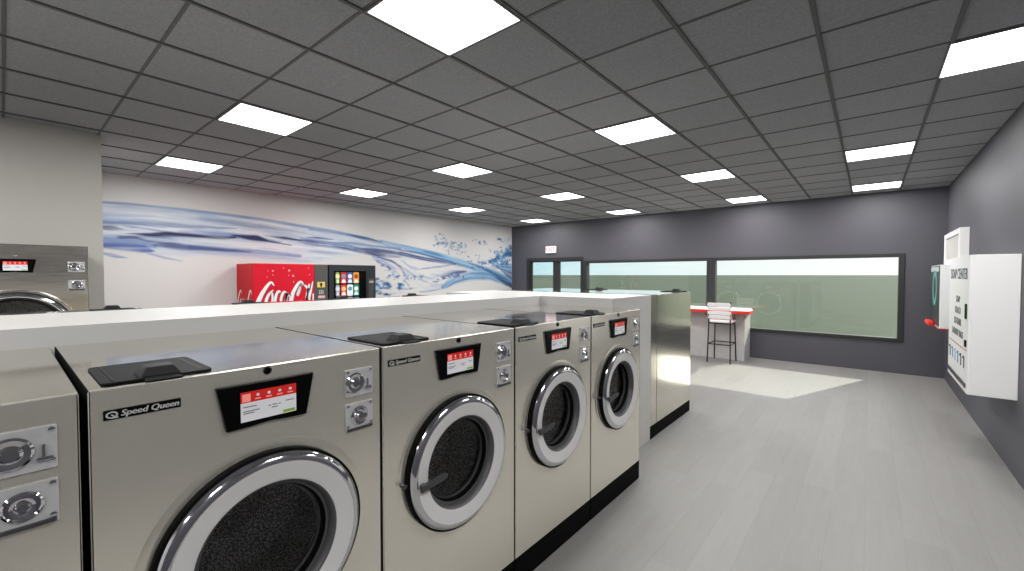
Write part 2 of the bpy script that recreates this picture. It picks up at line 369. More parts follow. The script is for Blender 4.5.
COKE= [[(2.768, 1.48, 0.012), (2.74, 1.525, 0.02), (2.704, 1.52, 0.026), (2.639, 1.434, 0.034), (2.575, 1.32, 0.042), (2.539, 1.227, 0.045), (2.533, 1.146, 0.045), (2.565, 1.076, 0.04), (2.647, 1.07, 0.03), (2.738, 1.147, 0.015)], [(2.757, 1.411, 0.012), (2.702, 1.357, 0.024), (2.656, 1.262, 0.03), (2.655, 1.18, 0.03), (2.699, 1.15, 0.02), (2.741, 1.245, 0.02), (2.74, 1.356, 0.02), (2.708, 1.371, 0.012)], [(2.865, 1.373, 0.02), (2.829, 1.384, 0.025), (2.792, 1.298, 0.03), (2.78, 1.201, 0.03), (2.816, 1.143, 0.022), (2.863, 1.183, 0.012)], [(2.952, 1.37, 0.015), (2.912, 1.371, 0.024), (2.873, 1.267, 0.028), (2.882, 1.167, 0.025), (2.93, 1.207, 0.018), (2.972, 1.362, 0.026), (2.951, 1.235, 0.026), (2.97, 1.163, 0.02), (3.019, 1.232, 0.01)], [(2.985, 1.305, 0.018), (3.034, 1.324, 0.018)], [(3.24, 1.478, 0.012), (3.205, 1.527, 0.02), (3.165, 1.528, 0.026), (3.105, 1.445, 0.034), (3.05, 1.331, 0.04), (3.025, 1.203, 0.045), (3.038, 1.087, 0.04), (3.114, 1.054, 0.03), (3.214, 1.135, 0.014)], [(3.193, 1.501, 0.012), (3.168, 1.4, 0.02), (3.138, 1.313, 0.018), (3.129, 1.343, 0.016), (3.161, 1.429, 0.016), (3.197, 1.494, 0.012)], [(3.204, 1.501, 0.012), (3.29, 1.44, 0.026), (3.304, 1.337, 0.026), (3.258, 1.191, 0.024), (3.243, 1.119, 0.02), (3.286, 1.101, 0.01)], [(3.328, 1.499, 0.018), (3.297, 1.367, 0.026), (3.273, 1.22, 0.026), (3.287, 1.146, 0.018), (3.331, 1.188, 0.01)], [(3.387, 1.542, 0.012), (3.356, 1.395, 0.02), (3.325, 1.247, 0.022), (3.338, 1.158, 0.018), (3.384, 1.215, 0.016), (3.392, 1.334, 0.014)]]
DOTS= [(2.754, 1.713, 0.014), (3.003, 1.721, 0.016), (3.065, 1.635, 0.018), (2.917, 1.763, 0.009), (2.757, 1.65, 0.009), (2.681, 1.713, 0.007), (2.672, 1.617, 0.008), (2.994, 1.64, 0.009), (3.071, 1.539, 0.01), (3.33, 1.654, 0.01), (3.316, 1.765, 0.008)]
# ------------------------------------------------------------------ room
XL, XR, YB, YF, ZC = -8.05, .93, 9.6, -5.2, 3.053
T = .61; GX, GY = -.252, .6426
XJ, YJ = -5.93, .66            # the wall that stands forward on the left

o = obj('floor', bx(XL-.2, XR+.2, YF-.2, YB+.18, -.1, 0), M['floor']); tag(o, 'pale grey wood plank floor', kind='structure')

bm = bmesh.new()
box(bm, XL-.2, XR+.2, YF-.2, YB+.18, ZC, ZC+.1, 0)
for i in range(-14, 4):
    x = GX+i*T
    if XL < x < XR: box(bm, x-.011, x+.011, YF, YB, ZC-.009, ZC+.001, 1)
for j in range(-10, 17):
    y = GY+j*T
    if YF < y < YB: box(bm, XL, XR, y-.009, y+.009, ZC-.004, ZC+.001, 1)
o = obj('ceiling', bm, [M['tile'], M['tbar']]); tag(o, 'dark grey suspended ceiling of square acoustic tiles', kind='structure')

def wall(name, boxes, m, label):
    bm = bmesh.new()
    for b in boxes: box(bm, *b)
    o = obj(name, bm, m); tag(o, label, kind='structure'); return o
wall('wall_right', [(XR, XR+.15, YF, YB+.15, 0, ZC)], M['wall_dark'], 'charcoal wall with the soap vending box')
wall('wall_front', [(XL-.15, XR+.15, YF-.15, YF, 0, ZC)], M['wall_white'], 'white wall behind the viewer')
wall('wall_left', [(XL-.15, XL, YJ-.15, YB+.15, 0, ZC)], M['wall_white'], 'white wall carrying the blue water mural')
wall('wall_near_left', [(XJ-.12, XJ, YF, YJ, 0, ZC), (XL-.15, XJ-.12, YJ-.12, YJ, 0, ZC)], M['wall_beige'], 'warm grey wall standing forward at the left')
DX0, DX1, DZ = -7.48, -5.66, 2.12
WX0, WX1, WZ0, WZ1 = -5.66, .44, .526, 2.01
wall('wall_back', [
    (XL, DX0, YB, YB+.15, 0, ZC), (DX0, DX1, YB, YB+.15, DZ, ZC),
    (WX0, WX1, YB, YB+.15, 0, WZ0), (WX0, WX1, YB, YB+.15, WZ1, ZC), (WX1, XR, YB, YB+.15, 0, ZC)],
    M['wall_dark'], 'charcoal wall with the long windows')

def fr(bm, x0, x1, z0, z1, l, r, b, t, y0=YB-.02, y1=YB+.13):
    box(bm, x0, x0+l, y0, y1, z0, z1); box(bm, x1-r, x1, y0, y1, z0, z1)
    if b: box(bm, x0+l, x1-r, y0, y1, z0, z0+b)
    if t: box(bm, x0+l, x1-r, y0, y1, z1-t, z1)
def window(name, x0, x1, l, r, label):
    bm = bmesh.new(); fr(bm, x0, x1, WZ0, WZ1, l, r, .062, .062)
    o = obj(name, bm, M['frame'], bevel=.004); tag(o, label, kind='structure')
    obj('pane', bx(x0+l, x1-r, YB+.055, YB+.061, WZ0+.062, WZ1-.062), M['glass'], o)
    return o
window('window_1', WX0, -2.57, .115, .085, 'long dark framed window beside the glass door')
window('window_2', -2.57, WX1, .085, .075, 'long dark framed window behind the bar counter')

d = bmesh.new(); fr(d, DX0, DX1, 0, DZ, .10, .06, 0, .10, YB-.03, YB+.13)
door = obj('door_1', d, M['frame'], bevel=.004); tag(door, 'dark framed double glass door under the exit sign', kind='structure')
for (x0, x1, s) in ((DX0+.10, -6.497, 1), (-6.497, DX1-.06, -1)):
    b2 = bmesh.new()
    a, c = (.06, .11) if s == 1 else (.11, .02)
    fr(b2, x0, x1, .01, DZ-.10, a, c, .2, .02, YB+.02, YB+.07)
    leaf = obj('door_leaf', b2, M['frame'], door, bevel=.003)
    obj('pane', bx(x0+a, x1-c, YB+.042, YB+.048, .21, DZ-.12), M['glass'], leaf)
    h = bmesh.new(); hx = -6.497 - s*.06
    tube(h, [(hx, YB+.02, .95), (hx, YB-.03, .97), (hx, YB-.03, 1.27), (hx, YB+.02, 1.29)], .012)
    obj('door_handle', h, M['chrome'], leaf, smooth=True)

# bulkhead between the two rows of washers, and its wider end block
wall('wall_island', [(-3.28, -2.41, -4.2, 3.3, 0, 1.45), (-3.76, -1.66, 3.3, 4.125, 0, 1.45)], M['counter'],
     'low white bulkhead wall running behind the washers')

# outside
o = obj('ground', bx(-2600, 2600, YB+.2, 3000, -.06, -.02), M['grass']); tag(o, 'green grass field outside the windows', kind='structure')

# exit sign
ex = empty('exit_sign', (-6.645, YB, 2.24)); tag(ex, 'small white lit exit sign above the glass door', 'exit sign')
obj('housing', bx(-.165, .165, -.05, -.001, .005, .185), mat('exit_face', (236,226,230), .4, emit=(255,240,245), es=.28), ex, bevel=.008)
me = text_mesh('EXIT', .15, .002, .004)
obj('lettering', place_mesh(me, frame_xz(0, -.052, .1)), mat('exit_letters', (205,130,142), .5), ex)

# ------------------------------------------------------------------ ceiling lights
def make_light():
    r = empty('ceiling_light', (0,0,ZC))
    bm = bmesh.new(); s = .300; t = .012
    box(bm, -s, s, -s, -s+t, -.012, -.0005); box(bm, -s, s, s-t, s, -.012, -.0005)
    box(bm, -s, -s+t, -s+t, s-t, -.012, -.0005); box(bm, s-t, s, -s+t, s-t, -.012, -.0005)
    obj('frame', bm, M['fixture'], r)
    obj('diffuser', bx(-s+t, s-t, -s+t, s-t, -.010, -.002), M['diffuser'], r)
    return r
L0 = make_light()
la = bpy.data.lights.new('panel_lamp', 'AREA'); la.shape = 'SQUARE'; la.size = .56; la.energy = LAMP_W; la.color = (1,.99,.975); la.spread = math.radians(LAMP_SPREAD)
cells = [(-3,1,'largest light panel, overhead nearest the viewer at the top of the photo'),(-7,1,'larger of the two light panels at upper left of the photo'),
 (-11,1,'smaller light panel at far left above the start of the mural'),
 (1,5,'light panel cut by the right edge of the photo, next to the charcoal wall'),(-3,5,'large light panel right of centre, second from the viewer in its row'),
 (-7,5,'diamond shaped light panel in the middle of the ceiling'),(-11,5,'light panel above the vending machines'),
 (0,9,'upper of the two light panels near the right corner'),(-3,9,'light panel above the bar stool, middle one of its row'),(-7,9,'light panel right of centre in front of the first long window'),
 (-11,9,'light panel above the splash end of the mural'),
 (0,13,'light panel against the back wall above the right window end'),(-3,13,'light panel against the back wall above the bar counter'),
 (-7,13,'light panel against the back wall above the first long window'),(-11,13,'light panel against the back wall above the exit sign'),
 (1,1,None),(-3,-3,None),(-7,-3,None),(1,-3,None),(-3,-7,None),(-7,-7,None),(1,-7,None)]  # unlabelled cells: unseen panels added out of view to light the room
for n, (i, j, lab) in enumerate(cells):
    r = L0 if n == 0 else copy_tree(L0)
    x, y = GX+(i+.5)*T, GY+(j+.5)*T
    if i == 1: x -= .02
    r.location = (x, y, ZC)
    tag(r, lab or 'unseen square light panel added to light the room', 'ceiling light', 'square ceiling light panels')
    lo = bpy.data.objects.new('panel_lamp', la); link(lo, r); lo.location = (0,0,-.02)
# ------------------------------------------------------------------ washers
def panel_hole(bm, x0, x1, z0, z1, cx, cz, r, y, n=64):
    """flat panel in the XZ plane with a round hole, returns the hole's ring"""
    angs = [2*PI*k/n for k in range(n)]
    for X, Z in ((x0,z0),(x1,z0),(x1,z1),(x0,z1)): 
        a = math.atan2(Z-cz, X-cx) % (2*PI)
        k = min(range(len(angs)), key=lambda q: abs(angs[q]-a)); angs[k] = a
    inner, outer = [], []
    for a in angs:
        c, s = math.cos(a), math.sin(a)
        t = min([(x1-cx)/c if c > 1e-9 else ((x0-cx)/c if c < -1e-9 else 1e9), (z1-cz)/s if s > 1e-9 else ((z0-cz)/s if s < -1e-9 else 1e9)])
        inner.append(bm.verts.new((cx+r*c, y, cz+r*s))); outer.append(bm.verts.new((cx+t*c, y, cz+t*s)))
    m = len(angs)
    for k in range(m):
        bm.faces.new((inner[k], inner[(k+1)%m], outer[(k+1)%m], outer[k]))
    return inner

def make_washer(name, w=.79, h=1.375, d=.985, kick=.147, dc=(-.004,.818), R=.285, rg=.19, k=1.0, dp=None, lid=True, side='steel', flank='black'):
    """origin: base centre of the front, front faces local -Y, x runs to the right as seen from the front"""
    r = empty(name)
    hx = w/2-.0015
    # cabinet
    bm = bmesh.new()
    ch = .004
    panel_hole(bm, -hx+.004, hx-.004, kick, h-ch, dc[0], dc[1], rg+.03, 0)
    # sides, top, back, bottom with eased front edges
    def quad(*p): bm.faces.new([bm.verts.new(q) for q in p])
    e = .002
    quad((-hx+e,0,kick),(-hx+e,0,h-ch),(-hx,e,h-ch),(-hx,e,kick)); quad((hx-e,0,kick),(hx,e,kick),(hx,e,h-ch),(hx-e,0,h-ch))
    quad((-hx+e,0,h-ch),(hx-e,0,h-ch),(hx-e,ch*.3,h-ch*.3),(-hx+e,ch*.3,h-ch*.3))
    quad((-hx+e,ch*.3,h-ch*.3),(hx-e,ch*.3,h-ch*.3),(hx-e,ch,h),(-hx+e,ch,h))
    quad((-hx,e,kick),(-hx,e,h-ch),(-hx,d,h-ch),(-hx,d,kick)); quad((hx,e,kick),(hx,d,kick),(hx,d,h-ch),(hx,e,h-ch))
    bm.faces.ensure_lookup_table(); bm.faces[-1].material_index = 2; bm.faces[-2].material_index = 2  # default black flank paints the shade of the gap between washers
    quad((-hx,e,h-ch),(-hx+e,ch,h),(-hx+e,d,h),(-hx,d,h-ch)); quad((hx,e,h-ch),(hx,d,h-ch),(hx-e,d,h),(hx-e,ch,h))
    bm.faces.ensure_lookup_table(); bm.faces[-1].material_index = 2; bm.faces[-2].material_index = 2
    quad((-hx+e,ch,h),(hx-e,ch,h),(hx-e,d,h),(-hx+e,d,h)); bm.faces.ensure_lookup_table(); bm.faces[-1].material_index = 1
    quad((-hx,d,kick),(-hx,d,h-ch),(hx,d,h-ch),(hx,d,kick)); quad((-hx,e,kick),(-hx,d,kick),(hx,d,kick),(hx,e,kick))
    bmesh.ops.remove_doubles(bm, verts=bm.verts, dist=1e-5)
    bmesh.ops.recalc_face_normals(bm, faces=bm.faces)
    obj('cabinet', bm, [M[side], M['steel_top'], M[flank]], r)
    obj('plinth', bx(-hx+.001, hx-.001, .0005, d, 0, kick-.001), M['black'], r)
    cx, cz = dc
    # drum
    bm = bmesh.new()
    lathe(bm, [(rg+.03,.0),(rg+.028,.10),(rg+.045,.11),(rg+.05,.33),(.12,.37),(.05,.345),(0,.34)], cx, cz, 64)
    bmesh.ops.reverse_faces(bm, faces=bm.faces)
    dr = obj('drum', bm, M['drum'], r, smooth=True)
    # raised flange, gasket, door
    bm = bmesh.new(); lathe(bm, [(R+.040*k,-.0002),(R+.036*k,-.0012),(R+.020*k,-.0018),(R+.005*k,-.0018),(rg+.03,-.004),(rg+.03,.01)], cx, cz, 96)
    obj('door_flange', bm, M[side], r, smooth=True)
    door = bmesh.new()
    f = -.045*k
    lathe(door, [(R-.012,-.020*k),(R-.002,-.024*k),(R+.001,-.031*k),(R-.006,f+.004),(R-.020,f-.0025),(R-.026,f-.002)], cx, cz, 96, mi=0)
    n0 = len(door.faces)
    lathe(door, [(R-.026,f-.002),(R-.032,f),(rg+.022,f+.006),(rg+.012,f+.009)], cx, cz, 96, mi=1)
    lathe(door, [(rg+.012,f+.009),(rg+.004,f+.014),(rg-.003,f+.040*k),(rg-.010,f+.042*k)], cx, cz, 96, mi=2)
    lathe(door, [(rg-.010,f+.042*k),(rg-.012,f+.062*k),(rg-.018,f+.063*k)], cx, cz, 96, mi=3)
    lathe(door, [(rg-.018,f+.063*k),(rg-.020,f+.078*k),(rg-.026,f+.079*k),(rg-.026,f+.086*k),(R-.012,-.012*k),(R-.012,-.020*k)], cx, cz, 96, mi=2)
    bmesh.ops.remove_doubles(door, verts=door.verts, dist=1e-5); bmesh.ops.recalc_face_normals(door, faces=door.faces)
    dd = obj('door', door, [M['chrome'], M['satin'], M['bezel'], M['rubber']], r, smooth=True, angle=50)
    dd['label'] = 'round chrome porthole door'
    bm = bmesh.new(); lathe(bm, [(R-.004,-.003),(R+.010*k,-.004),(R+.010*k,-.027*k),(R-.004,-.030*k)], cx, cz, 96, closed=True)
    obj('gasket', bm, M['rubber'], dd, smooth=True)['label'] = 'black rubber gasket'
    bm = bmesh.new(); lathe(bm, [(rg-.020,f+.074*k),(rg*.6,f+.080*k),(0,f+.084*k)], cx, cz, 48)
    for fc in bm.faces:
        fc.normal_update()
        if fc.normal.y > 0: fc.normal_flip()
    obj('door_glass', bm, M['doorglass'], dd, smooth=True)
    # latch handle, lower left, reaching over the glass
    bm = bmesh.new()
    ax, az = cx-(R-.03)*.97, cz-.022*k
    pts = [(ax, f-.004), (ax+.012, f-.024)]
    L = .125*k
    prism(bm, [(ax-.012, az-.012), (ax+L-.02, az-.001), (ax+L, az+.007), (ax+L, az+.022), (ax+L-.02, az+.031), (ax-.012, az+.017)], f-.026, f-.012)
    box(bm, ax-.004, ax+.02, f-.012, f+.004, az-.008, az+.014)
    obj('door_handle', bm, M['dsteel'], dd, bevel=.004)
    bm = bmesh.new(); cyl(bm, (cx-R-.022*k, -.004, cz-.004), (cx-R-.022*k, -.026*k, cz-.004), .009*k, .008*k, 20)
    cyl(bm, (cx-R-.022*k, -.018, cz-.004), (cx-R+.006, -.018, cz-.004), .006, n=12)
    obj('lock_knob', bm, M['dsteel'], dd, smooth=True)
    # display
    px = 0 if dp is None else dp
    s = k
    zt, zb = h-.046*s if dp is None else dp[1], None
    px = 0 if dp is None else dp[0]
    zb = zt-.132*s
    bm = bmesh.new()
    out = [(px-.1385*s, zt), (px+.1375*s, zt), (px+.1125*s, zb), (px+.06*s, zb+.001), (px, zb+.006*s), (px-.06*s, zb+.001), (px-.1135*s, zb)]
    prism(bm, out, -.012, .0005)
    dpn = obj('display_panel', bm, M['glossblack'], r, bevel=.003)
    sx0, sx1, sz0, sz1 = px-.078*s, px+.079*s, zt-.112*s, zt-.024*s
    yb = -.0128
    bm = bmesh.new()
    box(bm, sx0, sx1, yb-.0006, yb+.001, sz0, sz1-.032*s, 0)
    box(bm, sx0, sx1, yb-.0006, yb+.001, sz1-.032*s, sz1, 1)
    box(bm, sx1-.040*s, sx1-.004*s, yb-.0010, yb, sz0+.003*s, sz0+.011*s, 2)
    # white icons in the red bar, grey lines of print
    box(bm, sx0+.004*s, sx0+.026*s, yb-.0009, yb, sz1-.029*s, sz1-.006*s, 3)
    for q in range(4):
        cx2 = sx0+(.046+.031*q)*s; cyl(bm, (cx2, yb-.0010, sz1-.013*s), (cx2, yb, sz1-.013*s), .0045*s, n=12, mi=4)
        box(bm, cx2-.008*s, cx2+.008*s, yb-.0010, yb, sz1-.026*s, sz1-.022*s, 3)
    for q, (a, b, zz) in enumerate(((.006,.042,.043),(.006,.05,.056),(.006,.036,.062),(.075,.082,.052),(.086,.100,.051),(.104,.110,.052),(.084,.102,.059),(.125,.15,.047))):
        box(bm, sx0+a*s, sx0+b*s, yb-.0010, yb, sz1-(zz+.003)*s, sz1-zz*s, 5)
    obj('screen', bm, [M['scr_white'], M['scr_red'], M['scr_green'], M['scr_pink'], M['white'], M['grey_text']], dpn)
    bm = bmesh.new(); lathe(bm, [(.012*s,.0),(.012*s,-.003),(.009*s,-.006),(0,-.007)], px, zt+.028*s, 24)
    obj('start_button', bm, M['glossblack' if dp is None else 'chrome'], r, smooth=True)
    # coin plates
    x0, x1 = (hx-.143, hx-.036) if dp is None else (hx-.124, hx-.022)
    o_ = 0 if dp is None else dp[2]
    for q, (z0, z1) in enumerate(((h-.160, h-.062), (h-.285, h-.184)) if dp is None else ((1.675, 1.762), (1.518, 1.605))):
        bm = bmesh.new(); prism(bm, rrect(x0, x1, z0, z1, .004, 3), -.006, .0005)
        pl = obj('coin_plate', bm, M['platechrome'], r, bevel=.002)
        bm = bmesh.new()
        if q == 0:
            c0 = (x0+.036, (z0+z1)/2)
            lathe(bm, [(.036,-.006),(.036,-.010),(.031,-.014),(.020,-.012),(.014,-.017),(0,-.018)], c0[0], c0[1], 40)
            obj('coin_dial', bm, M['chrome'], pl, smooth=True)
            bm = bmesh.new(); box(bm, x0+.074, x0+.100, -.014, -.005, z0+.022, z0+.031); box(bm, x0+.082, x0+.088, -.012, -.005, z0+.03, z0+.06)
            obj('coin_slot', bm, M['chrome'], pl, bevel=.002)
        else:
            c0 = (x0+.052, (z0+z1)/2+.004)
            prof = []
            lathe(bm, [(.031,-.006),(.033,-.010),(.029,-.013),(.024,-.009),(.020,-.014),(.014,-.012),(.009,-.018),(0,-.018)], c0[0], c0[1], 28)
            obj('key_lock', bm, M['chrome'], pl, smooth=True)
            bm = bmesh.new(); box(bm, x0+.004, x1-.004, -.012, -.005, z0+.003, z0+.013)
            obj('coin_slot', bm, M['dsteel'], pl, bevel=.002)
        for (a, b) in ((x0+.009, z1-.009), (x1-.009, z1-.009), (x1-.009, z0+.020), (x0+.009, z0+.020)):
            bm = bmesh.new(); lathe(bm, [(.0055,-.006),(.0055,-.009),(0,-.011)], a, b, 12)
            obj('screw', bm, M['chrome'], pl, smooth=True)
    if lid:
        # detergent lid at the front left of the top
        a0, a1 = -hx+.028, -hx+.262
        bm = bmesh.new(); prism(bm, rrect(a0, a1, .034, .318, .018), h+.0005, h+.006, 'z')
        prism(bm, [(a0+.078,-.004),(a1-.078,-.004),(a1-.082,.036),(a0+.082,.036)], h+.0005, h+.005, 'z')
        ld = obj('detergent_lid', bm, M['plastic'], r, bevel=.002)
        ld['label'] = 'black plastic detergent lid'
        bm = bmesh.new()
        xm = (a0+a1)/2
        base = [(xm-.046,.036),(xm+.046,.036),(xm+.046,.125),(xm-.046,.125)]; top = [(xm-.030,.048),(xm+.030,.048),(xm+.030,.112),(xm-.030,.112)]
        b_ = [bm.verts.new((x,y,h+.005)) for x,y in base]; t_ = [bm.verts.new((x,y,h+.030)) for x,y in top]
        bm.faces.new(b_[::-1]); bm.faces.new(t_)
        for q in range(4): bm.faces.new((b_[q], b_[(q+1)%4], t_[(q+1)%4], t_[q]))
        obj('lid_grip', bm, M['plastic2'], ld, bevel=.004)
        for xr in (a0+.022, a1-.026): obj('lid_rib', bx(xr, xr+.004, .05, .30, h+.0055, h+.0072), M['plastic2'], ld)
    if dp is None:
        # name plate
        n0, n1, m0, m1 = -hx+.026, -hx+.177, h-.078, h-.0545
        npl = obj('name_plate', bx(n0, n1, -.003, .0005, m0, m1), M['black'], r)
        me = text_mesh('Speed Queen', .0205, .0004, .0007, .22, 'LEFT', 1.0)
        me.transform(Matrix.Scale(1.0, 4))
        wd = max(v.co.x for v in me.vertices)-min(v.co.x for v in me.vertices)
        me.transform(Matrix.Diagonal((.116/wd, 1, 1, 1)))
        obj('lettering', place_mesh(me, frame_xz(n0+.031, -.0035, (m0+m1)/2)), M['silver'], npl)
        bm = bmesh.new(); q0 = n0+.015; qz = (m0+m1)/2
        N = 28; A = []; B = []
        for q in range(N):
            a = 2*PI*q/N
            A.append(bm.verts.new((q0+.0115*math.cos(a), -.0038, qz+.0085*math.sin(a)))); B.append(bm.verts.new((q0+.0078*math.cos(a), -.0038, qz+.0052*math.sin(a))))
        for q in range(N): bm.faces.new((A[q], A[(q+1)%N], B[(q+1)%N], B[q]))
        box(bm, q0-.001, q0+.012, -.0040, -.0030, qz-.009, qz-.0062)
        bm.faces.new([bm.verts.new(p) for p in ((q0-.003,-.0039,qz+.001),(q0+.001,-.0039,qz+.001),(q0+.009,-.0039,qz-.007),(q0+.005,-.0039,qz-.007))])
        obj('emblem', bm, M['silver'], npl)
    return r

M['scr_pink'] = mat('screen_icon', (236,140,130), .3, emit=(236,140,130), es=.3)
M['platechrome'] = noisy(mat('plate_chrome', (222,222,222), .24, .4), 30, .05, bump=.25, bscale=38)

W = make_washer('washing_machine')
rows = []
labs = ['steel washer cut off at the left edge, its coin plates nearest the viewer',
        'nearest full steel washer at lower left, with the largest door',
        'second full steel washer, between the nearest one and the third',
        'third full steel washer, between the second and the one at the row end',
        'last steel washer at the far end of the front row, beside the white end wall']
g1 = 'front row of steel washers'
for n in range(5):
    r = W if n == 0 else copy_tree(W)
    y0 = .122+(n-1)*.7955
    r.location = (-1.414, y0+.3955-(.006 if n == 0 else 0), 0); r.rotation_euler = (0,0,PI/2)
    tag(r, labs[n], 'washing machine', g1)
# far side of the island (tops and lids seen above the bulkhead)
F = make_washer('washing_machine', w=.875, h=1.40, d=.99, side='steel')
labs2 = ['steel washer behind the white bulkhead, its black lid beside the tall large washer',
         'steel washer behind the bulkhead, its lid in front of the red drinks machine',
         'steel washer behind the bulkhead in front of the black snack machine',
         'steel washer behind the bulkhead in front of the splash mural, last of its row']
for n in range(4):
    r = F if n == 0 else copy_tree(F)
    ytop = .655+n*.88
    r.location = (-4.28, ytop-.44, 0); r.rotation_euler = (0,0,-PI/2)
    tag(r, labs2[n], 'washing machine', 'row of washers behind the bulkhead')
# beyond the end block, facing the windows
G = make_washer('washing_machine', w=1.05, h=1.45, d=1.06, kick=.13, dc=(0,.85), R=.36, rg=.25, k=1.2, side='steel_side', flank='steel_side')
labs3 = ['large steel washer beyond the white end wall, its bare side panel toward the floor aisle',
         'large steel washer beside it facing the windows, only its top and lid visible']
for n in range(2):
    r = G if n == 0 else copy_tree(G)
    r.location = (-1.66-.525-n*1.05, 5.36, 0); r.rotation_euler = (0,0,PI)
    tag(r, labs3[n], 'washing machine', 'large washers facing the windows')
bm = bmesh.new(); box(bm, -3.76, -1.661, 4.135, 4.292, .13, 1.449, 0); box(bm, -3.76, -1.659, 4.135, 4.292, 0, .129, 1)
o = obj('service_column', bm, [M['steel_side'], M['black']], bevel=.003); tag(o, 'narrow steel service panel between the white end wall and the large washer', 'service panel')
# large washer against the near left wall
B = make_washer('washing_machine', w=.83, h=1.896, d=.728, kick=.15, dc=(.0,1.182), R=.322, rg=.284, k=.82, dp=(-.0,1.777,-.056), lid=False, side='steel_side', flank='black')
B.location = (-5.2, .067, 0); B.rotation_euler = (0,0,PI/2)
tag(B, 'tall large steel washer standing at the warm grey wall at far left', 'washing machine')
# ------------------------------------------------------------------ mural
def value_noise(a, b, seed):
    """smooth value noise at coordinates a, b"""
    rs = np.random.RandomState(seed); G = rs.rand(256, 256)
    ia, ib = np.floor(a).astype(int), np.floor(b).astype(int)
    fa, fb = a-ia, b-ib; fa = fa*fa*(3-2*fa); fb = fb*fb*(3-2*fb)
    g = lambda i, j: G[i % 256, j % 256]
    return (g(ia,ib)*(1-fa)+g(ia+1,ib)*fa)*(1-fb) + (g(ia,ib+1)*(1-fa)+g(ia+1,ib+1)*fa)*fb
def fbm(a, b, seed, o=4):
    t = 0; n = 0
    for k in range(o):
        t = t+value_noise(a*2**k, b*2**k, seed+k)*.5**k; n += .5**k
    return t/n

